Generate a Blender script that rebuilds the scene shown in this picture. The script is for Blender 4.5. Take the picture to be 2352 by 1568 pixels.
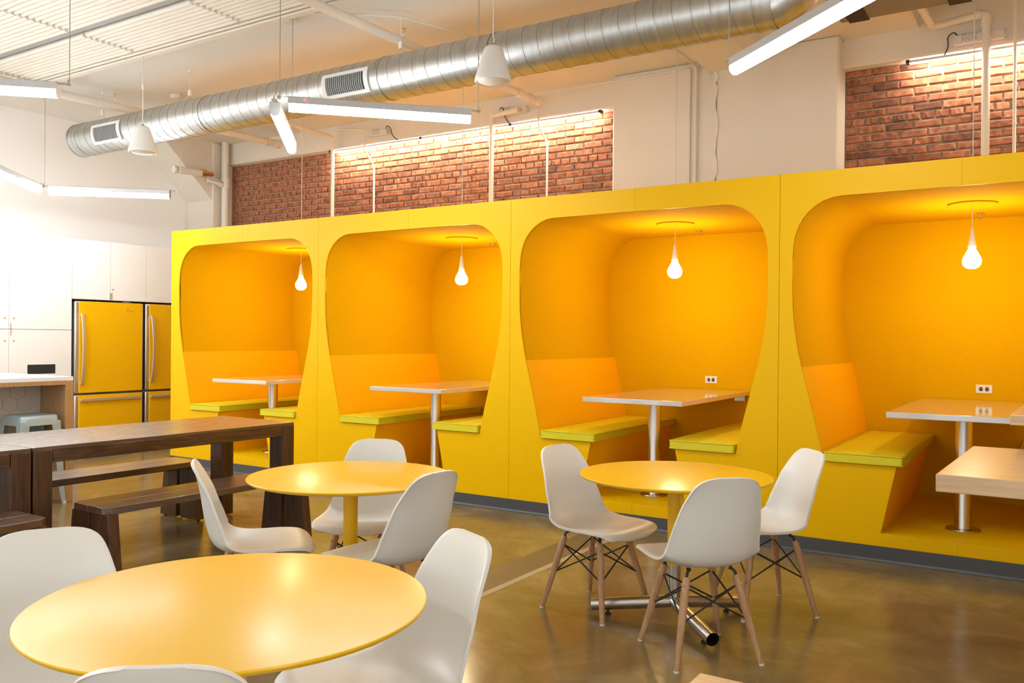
import bpy, bmesh, math, random
from mathutils import Vector, Matrix
rnd = random.Random(7)
for o in list(bpy.data.objects): bpy.data.objects.remove(o)
scn = bpy.context.scene
COL = scn.collection
PI = math.pi

# ------------------------------------------------------------------ camera
cam_d = bpy.data.cameras.new('camera'); cam = bpy.data.objects.new('camera', cam_d); COL.objects.link(cam)
cam_d.sensor_width = 36.0; cam_d.lens = 30.25; cam_d.clip_start = .05
yaw, pit, rol = math.radians(32.53), math.radians(-.2214), math.radians(.5102)
fw = Vector((-math.sin(yaw)*math.cos(pit), math.cos(yaw)*math.cos(pit), math.sin(pit)))
rt = Vector((math.cos(yaw), math.sin(yaw), 0)); up = rt.cross(fw)
r2 = math.cos(rol)*rt + math.sin(rol)*up; u2 = -math.sin(rol)*rt + math.cos(rol)*up
cam.matrix_world = Matrix(((r2.x,u2.x,-fw.x,8.701),(r2.y,u2.y,-fw.y,-6.288),(r2.z,u2.z,-fw.z,1.5),(0,0,0,1)))
scn.camera = cam

# ------------------------------------------------------------------ world and exposure
w = bpy.data.worlds.new('world'); scn.world = w; w.use_nodes = True
bg = w.node_tree.nodes['Background']; bg.inputs[0].default_value = (1.0,.985,.96,1); bg.inputs[1].default_value = 1.35
vs = scn.view_settings
vs.view_transform = 'Standard'; vs.look = 'None'; vs.gamma = 1.0; vs.use_curve_mapping = False; vs.exposure = 0.1
LED = 50.0; BULB = 125.0; STRIP = 125.0

# ------------------------------------------------------------------ materials
def new_mat(name):
    m = bpy.data.materials.new(name); m.use_nodes = True
    nt = m.node_tree; b = nt.nodes['Principled BSDF']
    return m, nt, b
def setv(b, **k):
    for n, v in k.items():
        n = n.replace('_',' ')
        if n in b.inputs: b.inputs[n].default_value = v
def plain(name, col, rough=.5, metal=0., bump=0., bscale=60., var=0., coat=0., spec=.5, vscale=3.):
    m, nt, b = new_mat(name)
    setv(b, Base_Color=(*col,1), Roughness=rough, Metallic=metal, Coat_Weight=coat, Specular_IOR_Level=spec, Coat_Roughness=.08)
    tc = nt.nodes.new('ShaderNodeTexCoord')
    if var:
        n = nt.nodes.new('ShaderNodeTexNoise'); n.inputs['Scale'].default_value = vscale; n.inputs['Detail'].default_value = 6
        nt.links.new(tc.outputs['Object'], n.inputs['Vector'])
        mx = nt.nodes.new('ShaderNodeMix'); mx.data_type = 'RGBA'
        mx.inputs[6].default_value = (*[c*(1-var) for c in col],1); mx.inputs[7].default_value = (*[min(1,c*(1+var)) for c in col],1)
        nt.links.new(n.outputs['Fac'], mx.inputs[0]); nt.links.new(mx.outputs[2], b.inputs['Base Color'])
    if bump:
        n2 = nt.nodes.new('ShaderNodeTexNoise'); n2.inputs['Scale'].default_value = bscale; n2.inputs['Detail'].default_value = 3
        nt.links.new(tc.outputs['Object'], n2.inputs['Vector'])
        bp = nt.nodes.new('ShaderNodeBump'); bp.inputs['Strength'].default_value = bump; bp.inputs['Distance'].default_value = .004
        nt.links.new(n2.outputs['Fac'], bp.inputs['Height']); nt.links.new(bp.outputs['Normal'], b.inputs['Normal'])
    return m
def emis(name, col, s):
    m, nt, b = new_mat(name)
    setv(b, Base_Color=(*col,1), Emission_Color=(*col,1), Emission_Strength=s, Roughness=.4)
    return m
def wood(name, c1, c2, axis=1, rough=.35, scale=1., coat=0.):
    m, nt, b = new_mat(name); setv(b, Roughness=rough, Coat_Weight=coat, Coat_Roughness=.15)
    tc = nt.nodes.new('ShaderNodeTexCoord'); mp = nt.nodes.new('ShaderNodeMapping')
    s = [14*scale]*3; s[axis] = 1.0*scale; mp.inputs['Scale'].default_value = s
    nt.links.new(tc.outputs['Object'], mp.inputs['Vector'])
    n = nt.nodes.new('ShaderNodeTexNoise'); n.inputs['Scale'].default_value = 3; n.inputs['Detail'].default_value = 8; n.inputs['Distortion'].default_value = 1.2
    nt.links.new(mp.outputs['Vector'], n.inputs['Vector'])
    r = nt.nodes.new('ShaderNodeValToRGB'); r.color_ramp.elements[0].position = .32; r.color_ramp.elements[1].position = .68
    r.color_ramp.elements[0].color = (*c1,1); r.color_ramp.elements[1].color = (*c2,1)
    nt.links.new(n.outputs['Fac'], r.inputs['Fac']); nt.links.new(r.outputs['Color'], b.inputs['Base Color'])
    return m
def brick_mat():
    m, nt, b = new_mat('brick_clay'); setv(b, Roughness=.85)
    oi = nt.nodes.new('ShaderNodeObjectInfo'); r = nt.nodes.new('ShaderNodeValToRGB')
    cols = [(.0,(.15,.062,.036)),(.15,(.29,.108,.058)),(.45,(.42,.172,.092)),(.7,(.36,.135,.07)),(.9,(.24,.095,.055)),(1.,(.46,.225,.14))]
    cr = r.color_ramp
    cr.elements[0].position = 0; cr.elements[0].color = (*cols[0][1],1); cr.elements[1].position = 1; cr.elements[1].color = (*cols[-1][1],1)
    for p, c in cols[1:-1]: e = cr.elements.new(p); e.color = (*c,1)
    nt.links.new(oi.outputs['Random'], r.inputs['Fac'])
    tc = nt.nodes.new('ShaderNodeTexCoord')
    ad = nt.nodes.new('ShaderNodeVectorMath'); ad.operation = 'MULTIPLY_ADD'
    nt.links.new(oi.outputs['Random'], ad.inputs[0]); ad.inputs[1].default_value = (37,61,83); nt.links.new(tc.outputs['Object'], ad.inputs[2])
    n = nt.nodes.new('ShaderNodeTexNoise'); n.inputs['Scale'].default_value = 22; n.inputs['Detail'].default_value = 5
    nt.links.new(ad.outputs[0], n.inputs['Vector'])
    mx = nt.nodes.new('ShaderNodeMix'); mx.data_type = 'RGBA'; mx.blend_type = 'MULTIPLY'; mx.inputs[0].default_value = .75
    r2_ = nt.nodes.new('ShaderNodeValToRGB'); r2_.color_ramp.elements[0].position = .35; r2_.color_ramp.elements[0].color = (.5,.45,.42,1); r2_.color_ramp.elements[1].position = .62; r2_.color_ramp.elements[1].color = (1.25,1.2,1.15,1)
    nt.links.new(n.outputs['Fac'], r2_.inputs['Fac']); nt.links.new(r.outputs['Color'], mx.inputs[6]); nt.links.new(r2_.outputs['Color'], mx.inputs[7])
    nt.links.new(mx.outputs[2], b.inputs['Base Color'])
    bp = nt.nodes.new('ShaderNodeBump'); bp.inputs['Strength'].default_value = .5; bp.inputs['Distance'].default_value = .006
    nt.links.new(n.outputs['Fac'], bp.inputs['Height']); nt.links.new(bp.outputs['Normal'], b.inputs['Normal'])
    return m
def concrete_floor():
    m, nt, b = new_mat('polished_concrete')
    tc = nt.nodes.new('ShaderNodeTexCoord')
    n = nt.nodes.new('ShaderNodeTexNoise'); n.inputs['Scale'].default_value = 1.6; n.inputs['Detail'].default_value = 9; n.inputs['Roughness'].default_value = .62; n.inputs['Distortion'].default_value = .6
    nt.links.new(tc.outputs['Object'], n.inputs['Vector'])
    r = nt.nodes.new('ShaderNodeValToRGB'); cr = r.color_ramp
    cr.elements[0].position = .3; cr.elements[0].color = (.135,.090,.042,1); cr.elements[1].position = .72; cr.elements[1].color = (.34,.25,.115,1)
    e = cr.elements.new(.5); e.color = (.215,.155,.066,1)
    nt.links.new(n.outputs['Fac'], r.inputs['Fac'])
    n3 = nt.nodes.new('ShaderNodeTexNoise'); n3.inputs['Scale'].default_value = 9; n3.inputs['Detail'].default_value = 7
    nt.links.new(tc.outputs['Object'], n3.inputs['Vector'])
    r3 = nt.nodes.new('ShaderNodeValToRGB'); r3.color_ramp.elements[0].position = .68; r3.color_ramp.elements[1].position = .8
    r3.color_ramp.elements[0].color = (0,0,0,1); r3.color_ramp.elements[1].color = (.35,.35,.35,1)
    nt.links.new(n3.outputs['Fac'], r3.inputs['Fac'])
    mx = nt.nodes.new('ShaderNodeMix'); mx.data_type = 'RGBA'; mx.inputs[7].default_value = (.42,.34,.22,1)
    nt.links.new(r3.outputs['Color'], mx.inputs[0]); nt.links.new(r.outputs['Color'], mx.inputs[6]); nt.links.new(mx.outputs[2], b.inputs['Base Color'])
    rr = nt.nodes.new('ShaderNodeMapRange'); rr.inputs['To Min'].default_value = .10; rr.inputs['To Max'].default_value = .30
    nt.links.new(n3.outputs['Fac'], rr.inputs['Value']); nt.links.new(rr.outputs[0], b.inputs['Roughness'])
    bp = nt.nodes.new('ShaderNodeBump'); bp.inputs['Strength'].default_value = .06; bp.inputs['Distance'].default_value = .01
    nt.links.new(n.outputs['Fac'], bp.inputs['Height']); nt.links.new(bp.outputs['Normal'], b.inputs['Normal'])
    setv(b, Specular_IOR_Level=.6)
    return m
def weave(name, col, rough=.9, sc=260., dark=.82):
    m, nt, b = new_mat(name); setv(b, Roughness=rough, Specular_IOR_Level=.08)
    tc = nt.nodes.new('ShaderNodeTexCoord'); mp = nt.nodes.new('ShaderNodeMapping'); mp.inputs['Scale'].default_value = (.35,.35,1)
    nt.links.new(tc.outputs['Object'], mp.inputs['Vector'])
    n = nt.nodes.new('ShaderNodeTexNoise'); n.inputs['Scale'].default_value = sc; n.inputs['Detail'].default_value = 2
    nt.links.new(mp.outputs['Vector'], n.inputs['Vector'])
    mx = nt.nodes.new('ShaderNodeMix'); mx.data_type = 'RGBA'
    mx.inputs[6].default_value = (*[c*dark for c in col],1); mx.inputs[7].default_value = (*col,1)
    nt.links.new(n.outputs['Fac'], mx.inputs[0]); nt.links.new(mx.outputs[2], b.inputs['Base Color'])
    bp = nt.nodes.new('ShaderNodeBump'); bp.inputs['Strength'].default_value = .25; bp.inputs['Distance'].default_value = .002
    nt.links.new(n.outputs['Fac'], bp.inputs['Height']); nt.links.new(bp.outputs['Normal'], b.inputs['Normal'])
    return m
def galvanized():
    m, nt, b = new_mat('galvanized_steel'); setv(b, Metallic=1.0, Roughness=.3)
    tc = nt.nodes.new('ShaderNodeTexCoord'); mp = nt.nodes.new('ShaderNodeMapping'); mp.inputs['Scale'].default_value = (5,1.0,1.0)
    nt.links.new(tc.outputs['Object'], mp.inputs['Vector'])
    n = nt.nodes.new('ShaderNodeTexNoise'); n.inputs['Scale'].default_value = 6; n.inputs['Detail'].default_value = 5
    nt.links.new(mp.outputs['Vector'], n.inputs['Vector'])
    r = nt.nodes.new('ShaderNodeValToRGB'); r.color_ramp.elements[0].position = .35; r.color_ramp.elements[0].color = (.50,.51,.50,1); r.color_ramp.elements[1].position = .65; r.color_ramp.elements[1].color = (.60,.61,.60,1)
    nt.links.new(n.outputs['Fac'], r.inputs['Fac']); nt.links.new(r.outputs['Color'], b.inputs['Base Color'])
    rr = nt.nodes.new('ShaderNodeMapRange'); rr.inputs['To Min'].default_value = .36; rr.inputs['To Max'].default_value = .44
    nt.links.new(n.outputs['Fac'], rr.inputs['Value']); nt.links.new(rr.outputs[0], b.inputs['Roughness'])
    return m

FACADE = plain('yellow_lacquer_panel', (.86,.49,.0), .38, spec=.14, bump=.03, bscale=200)
FELT = weave('amber_felt', (.77,.43,.0))
VINYL = plain('orange_vinyl', (.97,.485,.0), .6, bump=.08, bscale=300, spec=.2)
CUSH = plain('chartreuse_vinyl', (.72,.62,.01), .42, bump=.08, bscale=120)
PLATF = weave('yellow_platform_laminate', (.84,.52,.0), .55, 120., .88)
TABLEY = plain('yellow_tabletop_lacquer', (.87,.505,.002), .45, bump=.008, bscale=150, spec=.2, coat=.5)
TABLEY.node_tree.nodes['Principled BSDF'].inputs['Coat IOR'].default_value = 1.6; TABLEY.node_tree.nodes['Principled BSDF'].inputs['Coat Roughness'].default_value = .25
WHITETOP = plain('white_quartz_top', (.62,.60,.56), .10, spec=.8, coat=1.)
WHITETOP.node_tree.nodes['Principled BSDF'].inputs['Coat IOR'].default_value = 1.7
CHAIRW = plain('off_white_plastic', (.77,.755,.71), .36, bump=.03, bscale=400)
STEEL = plain('brushed_stainless', (.60,.57,.53), .26, 1.0, var=.06, vscale=30)
CHROME = plain('chrome', (.75,.74,.72), .12, 1.0)
BLACK = plain('black_powder_coat', (.012,.012,.012), .45)
BEECH = wood('beech_wood', (.42,.23,.105), (.56,.33,.165), 2, .45)
WALNUT = wood('dark_walnut', (.050,.022,.011), (.125,.058,.028), 1, .24, 1., .6)
WALNUTT = wood('walnut_tabletop', (.060,.027,.014), (.14,.066,.033), 1, .45, 1., 1.)
WALNUTT.node_tree.nodes['Principled BSDF'].inputs['Coat Roughness'].default_value = .24
WALNUTT.node_tree.nodes['Principled BSDF'].inputs['Coat IOR'].default_value = 1.85
WALNUTV = wood('dark_walnut_leg', (.050,.022,.011), (.125,.058,.028), 2, .35)
MAPLE = wood('pale_maple', (.56,.36,.19), (.68,.47,.27), 0, .3, 1., .3)
ISLAND = wood('honey_oak_edge', (.40,.22,.09), (.52,.31,.14), 2, .4)
PLASTER = plain('white_painted_plaster', (.81,.755,.665), .75, bump=.18, bscale=25, var=.025)
CEIL = plain('ceiling_paint', (.80,.765,.70), .8, bump=.12, bscale=18, var=.02)
WALLW = plain('kitchen_wall_paint', (.90,.89,.87), .7, bump=.05, bscale=30)
CABW = plain('white_laminate', (.88,.88,.88), .32)
PIPEW = plain('white_pipe_paint', (.80,.76,.68), .45, bump=.05, bscale=40)
MORTAR = plain('lime_mortar', (.50,.41,.29), .95, bump=.6, bscale=70, var=.25, vscale=12)
BRICK = brick_mat()
FLOOR = concrete_floor()
BASEG = plain('grey_rubber_base', (.075,.078,.082), .4, var=.12, vscale=20)
JOINT = plain('pale_joint_filler', (.42,.35,.23), .35, var=.1, vscale=9)
JOINTD = plain('ground_concrete_band', (.16,.115,.065), .35, var=.2, vscale=7)
GALV = galvanized()
SEAM = plain('duct_seam', (.42,.41,.38), .45, 1.0)
PGAP = plain('panel_gap', (.55,.32,.0), .6)
GRILLE = plain('white_grille_paint', (.74,.74,.72), .4)
SLAT = plain('grille_slat_grey', (.33,.33,.33), .45)
DARK = plain('dark_void', (.02,.02,.02), .8)
LEDM = emis('led_diffuser', (.955,.99,1.), LED)
STRIPM = emis('led_strip_lens', (1.,.87,.70), STRIP)
BULBM = emis('warm_bulb_glass', (1.,.84,.50), BULB)
REDLED = emis('red_indicator', (1.,.03,.02), 12.)
HOUS = plain('grey_aluminium_housing', (.55,.55,.56), .35, .6)
SPEAKW = plain('white_speaker_plastic', (.76,.74,.71), .4)
CORDW = plain('white_cord', (.72,.69,.63), .5)
CABLE = plain('steel_cable', (.45,.42,.38), .4, .8)
BRASS = plain('brass', (.72,.52,.18), .3, 1.0)
COPPER = plain('copper_pipe', (.74,.35,.16), .35, 1.0)
FRIDGEY = plain('yellow_glass_panel', (.90,.49,.005), .2, coat=.4)
FRIDGES = plain('fridge_steel', (.72,.72,.73), .32, 1.0)
FRHANDLE = plain('champagne_handle', (.76,.66,.50), .3, .7)
GREYK = plain('fridge_case_grey', (.28,.28,.30), .5)
STOOLM = plain('pale_blue_steel', (.40,.50,.52), .32, .15)
HEXT = plain('pale_tile', (.62,.57,.50), .4)
BEIGEBOX = plain('beige_duct_board', (.30,.245,.185), .8, var=.06)
STRAP = plain('black_strap', (.035,.03,.028), .7)
OUTLETW = plain('outlet_plate', (.82,.79,.72), .35)
OUTLETB = plain('outlet_black', (.03,.025,.02), .4)
PRINT = plain('label_print', (.22,.21,.20), .7)
RUBBER = plain('white_glide', (.75,.75,.73), .5)
LINEC = plain('ceiling_joint', (.45,.42,.38), .8)

# ------------------------------------------------------------------ mesh helpers
class MB:
    def __init__(s): s.v = []; s.f = []
    def add(s, vs_, fs):
        n = len(s.v); s.v += [tuple(p) for p in vs_]; s.f += [tuple(i+n for i in f) for f in fs]; return s
    def box(s, x0, x1, y0, y1, z0, z1):
        return s.add([(x0,y0,z0),(x1,y0,z0),(x1,y1,z0),(x0,y1,z0),(x0,y0,z1),(x1,y0,z1),(x1,y1,z1),(x0,y1,z1)],
            [(0,3,2,1),(4,5,6,7),(0,1,5,4),(1,2,6,5),(2,3,7,6),(3,0,4,7)])
    def prism(s, poly, a0, a1, axis='y'):
        # poly: list of 2D points; axis y -> (x,z); axis x -> (y,z); axis z -> (x,y)
        def P(p, a): return (p[0],a,p[1]) if axis == 'y' else ((a,p[0],p[1]) if axis == 'x' else (p[0],p[1],a))
        n = len(poly); vs_ = [P(p,a0) for p in poly]+[P(p,a1) for p in poly]
        fs = [tuple(range(n)), tuple(range(2*n-1,n-1,-1))] + [(i,n+i,n+(i+1)%n,(i+1)%n) for i in range(n)]
        return s.add(vs_, fs)
    def tube(s, pts, r, n=10, caps=True, closed=False):
        pts = [Vector(p) for p in pts]; N = len(pts); rs = r if isinstance(r,(list,tuple)) else [r]*N
        vs_ = []; prev = None
        for i, p in enumerate(pts):
            if closed: t = pts[(i+1)%N]-pts[i-1]
            else: t = pts[min(i+1,N-1)]-pts[max(i-1,0)]
            t.normalize()
            if prev is None:
                a = Vector((0,0,1)) if abs(t.z) < .9 else Vector((1,0,0)); u = t.cross(a).normalized()
            else:
                u = (prev - t*prev.dot(t)).normalized()
            prev = u; v = t.cross(u)
            for k in range(n):
                a = 2*PI*k/n; vs_.append(p + (u*math.cos(a)+v*math.sin(a))*rs[i])
        fs = []
        for i in range(N if closed else N-1):
            j = (i+1)%N
            for k in range(n): fs.append((i*n+k, i*n+(k+1)%n, j*n+(k+1)%n, j*n+k))
        if caps and not closed: fs += [tuple(range(n-1,-1,-1)), tuple((N-1)*n+k for k in range(n))]
        return s.add(vs_, fs)
    def lathe(s, prof, n=32, c=(0,0), cap=True):
        vs_ = []; N = len(prof)
        for (r, z) in prof:
            for k in range(n): a = 2*PI*k/n; vs_.append((c[0]+r*math.cos(a), c[1]+r*math.sin(a), z))
        fs = [(i*n+k, i*n+(k+1)%n, (i+1)*n+(k+1)%n, (i+1)*n+k) for i in range(N-1) for k in range(n)]
        if cap: fs += [tuple(range(n-1,-1,-1)), tuple((N-1)*n+k for k in range(n))]
        return s.add(vs_, fs)
    def mesh(s, name, mat, smooth=0.):
        me = bpy.data.meshes.new(name); me.from_pydata(s.v, [], s.f)
        bm = bmesh.new(); bm.from_mesh(me); bmesh.ops.recalc_face_normals(bm, faces=bm.faces); bm.to_mesh(me); bm.free()
        me.materials.append(mat)
        if smooth:
            me.polygons.foreach_set('use_smooth', [True]*len(me.polygons)); me.set_sharp_from_angle(angle=math.radians(smooth))
        return me
    def build(s, name, mat, parent=None, smooth=0., bevel=0., loc=None, seg=2):
        o = bpy.data.objects.new(name, s.mesh(name, mat, smooth)); COL.objects.link(o)
        if parent: o.parent = parent
        if loc: o.location = loc
        if bevel:
            m = o.modifiers.new('bevel','BEVEL'); m.width = bevel; m.segments = seg; m.limit_method = 'ANGLE'; m.angle_limit = math.radians(40)
            o.data.polygons.foreach_set('use_smooth', [True]*len(o.data.polygons)); o.data.set_sharp_from_angle(angle=math.radians(50))
        return o
def tag(o, label, cat, group=None, kind=None):
    if label: o['label'] = label
    if cat: o['category'] = cat
    if group: o['group'] = group
    if kind: o['kind'] = kind
    return o
def thing(name, label, cat, loc=(0,0,0), rz=0., group=None):
    o = bpy.data.objects.new(name, None); COL.objects.link(o); o.empty_display_size = .1
    o.location = loc; o.rotation_euler = (0,0,rz); return tag(o, label, cat, group)
def struct(o, label=None):
    o['kind'] = 'structure'; 
    if label: o['label'] = label
    return o
def link(name, me, parent, loc=(0,0,0), rot=(0,0,0)):
    o = bpy.data.objects.new(name, me); COL.objects.link(o); o.parent = parent; o.location = loc; o.rotation_euler = rot; return o
def copy_tree(o, parent=None):
    c = o.copy(); COL.objects.link(c); c.parent = parent
    for ch in list(o.children): copy_tree(ch, c)
    return c
def dup(o, label, loc, rz=0., group=None):
    c = copy_tree(o); c.location = loc; c.rotation_euler = (0,0,rz); c['label'] = label
    if group: c['group'] = group
    return c
def arc(cx, cz, r, a0, a1, n):
    return [(cx+r*math.cos(math.radians(a0+(a1-a0)*i/n)), cz+r*math.sin(math.radians(a0+(a1-a0)*i/n))) for i in range(n+1)]
def fillet(pts, r, n=6, z=None):
    """round the corners of a 3D polyline"""
    P = [Vector(p) for p in pts]; out = [P[0]]
    for i in range(1, len(P)-1):
        a = (P[i-1]-P[i]).normalized(); b = (P[i+1]-P[i]).normalized()
        d = min(r, (P[i-1]-P[i]).length*.49, (P[i+1]-P[i]).length*.49)
        s0 = P[i]+a*d; s1 = P[i]+b*d
        for k in range(n+1):
            t = k/n; out.append(s0*(1-t)**2+P[i]*2*t*(1-t)+s1*t*t)
    out.append(P[-1]); return out

# ------------------------------------------------------------------ room shell
H = 4.27; HC = 4.55
XL, XR, YB = -2.15, 13.0, -11.0
struct(MB().box(XL-.1, XR, YB, 2.3, -.1, 0).build('floor', FLOOR), 'polished brown concrete floor')
mb = MB().box(XL-.1, XR, YB, .55, H, HC+.1); mb.box(XL-.1, 7.62, .55, 2.3, H, HC+.1); mb.box(7.62, XR, .55, 2.3, HC, HC+.1)
struct(mb.build('ceiling', CEIL), 'white painted concrete ceiling with a raised coffer')
struct(MB().box(XL-.1, XL, YB, 2.3, 0, H).build('wall_left', WALLW), 'white kitchen wall above the cabinets')
wall_rear = struct(MB().box(XL, 5.83, 2.155, 2.3, 0, H).build('wall_rear', MORTAR), 'long bay of exposed red brick with pale mortar')
wall_end = struct(MB().box(5.83, XR, 2.155, 2.3, 0, HC).build('wall_end', MORTAR), 'short bay of exposed red brick with pale mortar')
# plaster beam over the brick, column between the two brick bays, corner pier
def beam_poly(z0, zt=H): return [(2.155,z0),(2.05,z0+.012),(2.035,z0+.03),(2.03,zt),(2.155,zt)]
struct(MB().prism(beam_poly(3.965), -1.56, 4.69, 'x').build('trim_1', PLASTER), 'white plaster beam above the long brick bay')
struct(MB().prism(beam_poly(4.0,HC), 6.985, XR, 'x').build('trim_2', PLASTER), 'white plaster beam above the short brick bay')
struct(MB().box(4.69, 5.82, 1.93, 2.155, 0, H).build('wall_column', PLASTER, bevel=.02), 'white plaster column, recessed half with conduit')
struct(MB().box(5.84, 6.985, 1.86, 2.155, 0, H).build('wall_pier', PLASTER, bevel=.02), 'white plaster column, proud half beside the short brick bay')
# rough broken plaster edge between the two halves
rr = random.Random(3); lft = []; rgt = []; z = 2.6
while z < H:
    lft.append((5.815+rr.uniform(-.012,.012), z)); rgt.append((5.850+rr.uniform(-.014,.018), z+rr.uniform(0,.02))); z += rr.uniform(.03,.11)
mb = MB().prism(lft+[(5.815,H),(5.85,H)]+rgt[::-1], 1.848, 1.95, 'y')
struct(mb.build('trim_3', PLASTER), 'rough broken plaster edge on the column')
# pier and haunch in the kitchen corner
struct(MB().box(XL, -1.56, 1.80, 2.155, 0, H).build('wall_corner', PLASTER, bevel=.015), 'white plaster pier in the kitchen corner')
struct(MB().prism([(1.80,3.44),(1.80,H),(.9,H)], XL, -1.585, 'x').build('trim_4', PLASTER), 'sloping plaster haunch under the ceiling')
# ceiling beam haunches near the column
struct(MB().prism([(5.72,H),(6.32,H),(6.26,4.12),(5.78,4.12)], .5, 1.9, 'y').build('trim_5', PLASTER), 'shallow ceiling beam meeting the column')
struct(MB().box(XL, 4.9, -1.41, -1.19, 4.165, H).build('trim_6', PIPEW, bevel=.004), 'flat white soffit strip along the ribbed ceiling')
struct(MB().box(XL, 9.0, -1.188, -1.172, H-.012, H).build('trim_9', LINEC), 'thin joint line along the ceiling')
# right-hand and far walls of the hall, behind the camera
struct(MB().box(XR, XR+.1, -3.2, 2.3, 0, H).build('wall_right', PLASTER), 'white side wall')
# baseboard of the booths and floor joint
struct(MB().prism([(-.001,0),(-.016,0),(-.016,.006),(-.007,.02),(-.006,.107),(-.001,.107)], -.004, 9.6, 'x').build('baseboard_front', BASEG), 'dark grey rubber base along the booths')
struct(MB().box(5.845, 5.895, YB+.1, -.02, 0, .0015).build('trim_7', JOINT), 'pale filler strip across the concrete floor')
struct(MB().box(5.60, 5.845, YB+.1, -.02, 0, .001).build('trim_8', JOINTD), 'ground band beside the floor strip')

# ------------------------------------------------------------------ bricks
def brick_mesh(L, Hh, seed):
    r = random.Random(seed); j = lambda a: r.uniform(-a, a)
    d = .021; ch = .007
    fr = []
    nx = 4
    top = [(x, Hh/2+j(.0022)) for x in [ -L/2+L*i/nx for i in range(nx+1)]]
    bot = [(x, -Hh/2+j(.0022)) for x in [ L/2-L*i/nx for i in range(nx+1)]]
    loop = top+bot; n = len(loop)
    vs_ = [(x, .012, z) for x, z in loop]+[(x, -d+ch, z) for x, z in loop]+[(x*(1-2*ch/L), -d+j(.003), z*(1-2*ch/Hh)) for x, z in loop]
    fs = [(i,(i+1)%n,n+(i+1)%n,n+i) for i in range(n)]+[(n+i,n+(i+1)%n,2*n+(i+1)%n,2*n+i) for i in range(n)]
    # front: quads between top and bottom
    for i in range(nx): fs.append((2*n+i, 2*n+i+1, 2*n+n-2-i, 2*n+n-1-i))
    return vs_, fs
CS = .0752; BL = .232; MJ = .0145
def brick_data(L, seed, name):
    v, f = brick_mesh(L-MJ, CS-MJ, seed); m = MB(); m.add(v, f); return m.mesh(name, BRICK)
stret = [brick_data(BL, s, 'brick') for s in range(6)]
head = [brick_data(BL/2, 20+s, 'brick') for s in range(4)]
def bay(wall, x0, x1, ztop, ncourse, limit):
    spots = []
    for c in range(ncourse):
        zc = ztop-CS*(c+.5); hd = (c % 7 == 6)
        L = BL/2 if hd else BL
        x = x0 - ([0,BL/2][c%2] if not hd else BL/4)
        while x < x1-.01:
            a, b = max(x, x0), min(x+L, x1)
            if b-a > .035: spots.append((a, b, zc, hd))
            x += L
    spots.sort(key=lambda s: -s[0]); stuff = MB()
    for i, (a, b, zc, hd) in enumerate(spots):
        full = b-a > (BL/2 if hd else BL)-.002
        if i < limit:
            if full: me = rnd.choice(head if hd else stret)
            else: me = brick_data(b-a, rnd.randrange(999), 'brick')
            o = link('brick', me, wall, ((a+b)/2, 2.152+rnd.uniform(-.004,.005), zc+rnd.uniform(-.0015,.0015)), (rnd.uniform(-.02,.02),rnd.uniform(-.006,.006),rnd.uniform(-.01,.01)))
        else:
            v, f = brick_mesh(b-a-MJ, CS-MJ, rnd.randrange(999)); stuff.add([(p[0]+(a+b)/2, p[1]+2.152, p[2]+zc) for p in v], f)
    return stuff
bay(wall_end, 6.99, 9.05, 4.005, 16, 400)
st = bay(wall_rear, -1.555, 4.685, 3.967, 14, 300)
# the smallest, farthest bricks joined in a few batches of tone
so = st.build('brick_field', BRICK, wall_rear); so['kind'] = 'stuff'

# ------------------------------------------------------------------ booths
half = [(1.16,2.518),(.42,2.515),(.36,2.508),(.30,2.488),(.245,2.456),(.20,2.418),(.16,2.37),(.13,2.315),(.108,2.25),(.096,2.18),(.091,2.09),(.091,1.95),(.092,1.84),(.096,1.74),(.106,1.62),(.12,1.52),(.140,1.41),(.163,1.31),(.20,1.16),(.237,1.01),(.27,.88),(.318,.655)]
low = [(.795,.655),(.70,.195)]
W2 = 2.32
contour = half+low+[(W2-x,z) for x,z in reversed(half[1:]+low)]     # closed loop through top centre
def facade_mesh(x0, x1):
    bm = bmesh.new()
    def loop(pts):
        v = [bm.verts.new((x,0,z)) for x,z in pts]; return [bm.edges.new((v[i],v[(i+1)%len(v)])) for i in range(len(v))]
    e = loop([(x0,.0),(x1,.0),(x1,2.70),(x0,2.70)])+loop(contour)
    r = bmesh.ops.triangle_fill(bm, use_beauty=True, use_dissolve=False, edges=e)
    fs = [f for f in bm.faces]
    # drop triangles inside the opening
    cx = lambda f: f.calc_center_median()
    def inside(p):
        c = False; n = len(contour)
        for i in range(n):
            (x1_,z1),(x2_,z2) = contour[i], contour[(i+1)%n]
            if (z1 > p.z) != (z2 > p.z) and p.x < (x2_-x1_)*(p.z-z1)/(z2-z1)+x1_: c = not c
        return c
    bmesh.ops.delete(bm, geom=[f for f in fs if inside(cx(f))], context='FACES')
    ex = bmesh.ops.extrude_face_region(bm, geom=list(bm.faces))
    bmesh.ops.translate(bm, vec=(0,.024,0), verts=[g for g in ex['geom'] if isinstance(g, bmesh.types.BMVert)])
    bmesh.ops.recalc_face_normals(bm, faces=bm.faces)
    me = bpy.data.meshes.new('facade_panel'); bm.to_mesh(me); bm.free(); me.materials.append(FACADE); return me
D = 1.74
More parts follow.
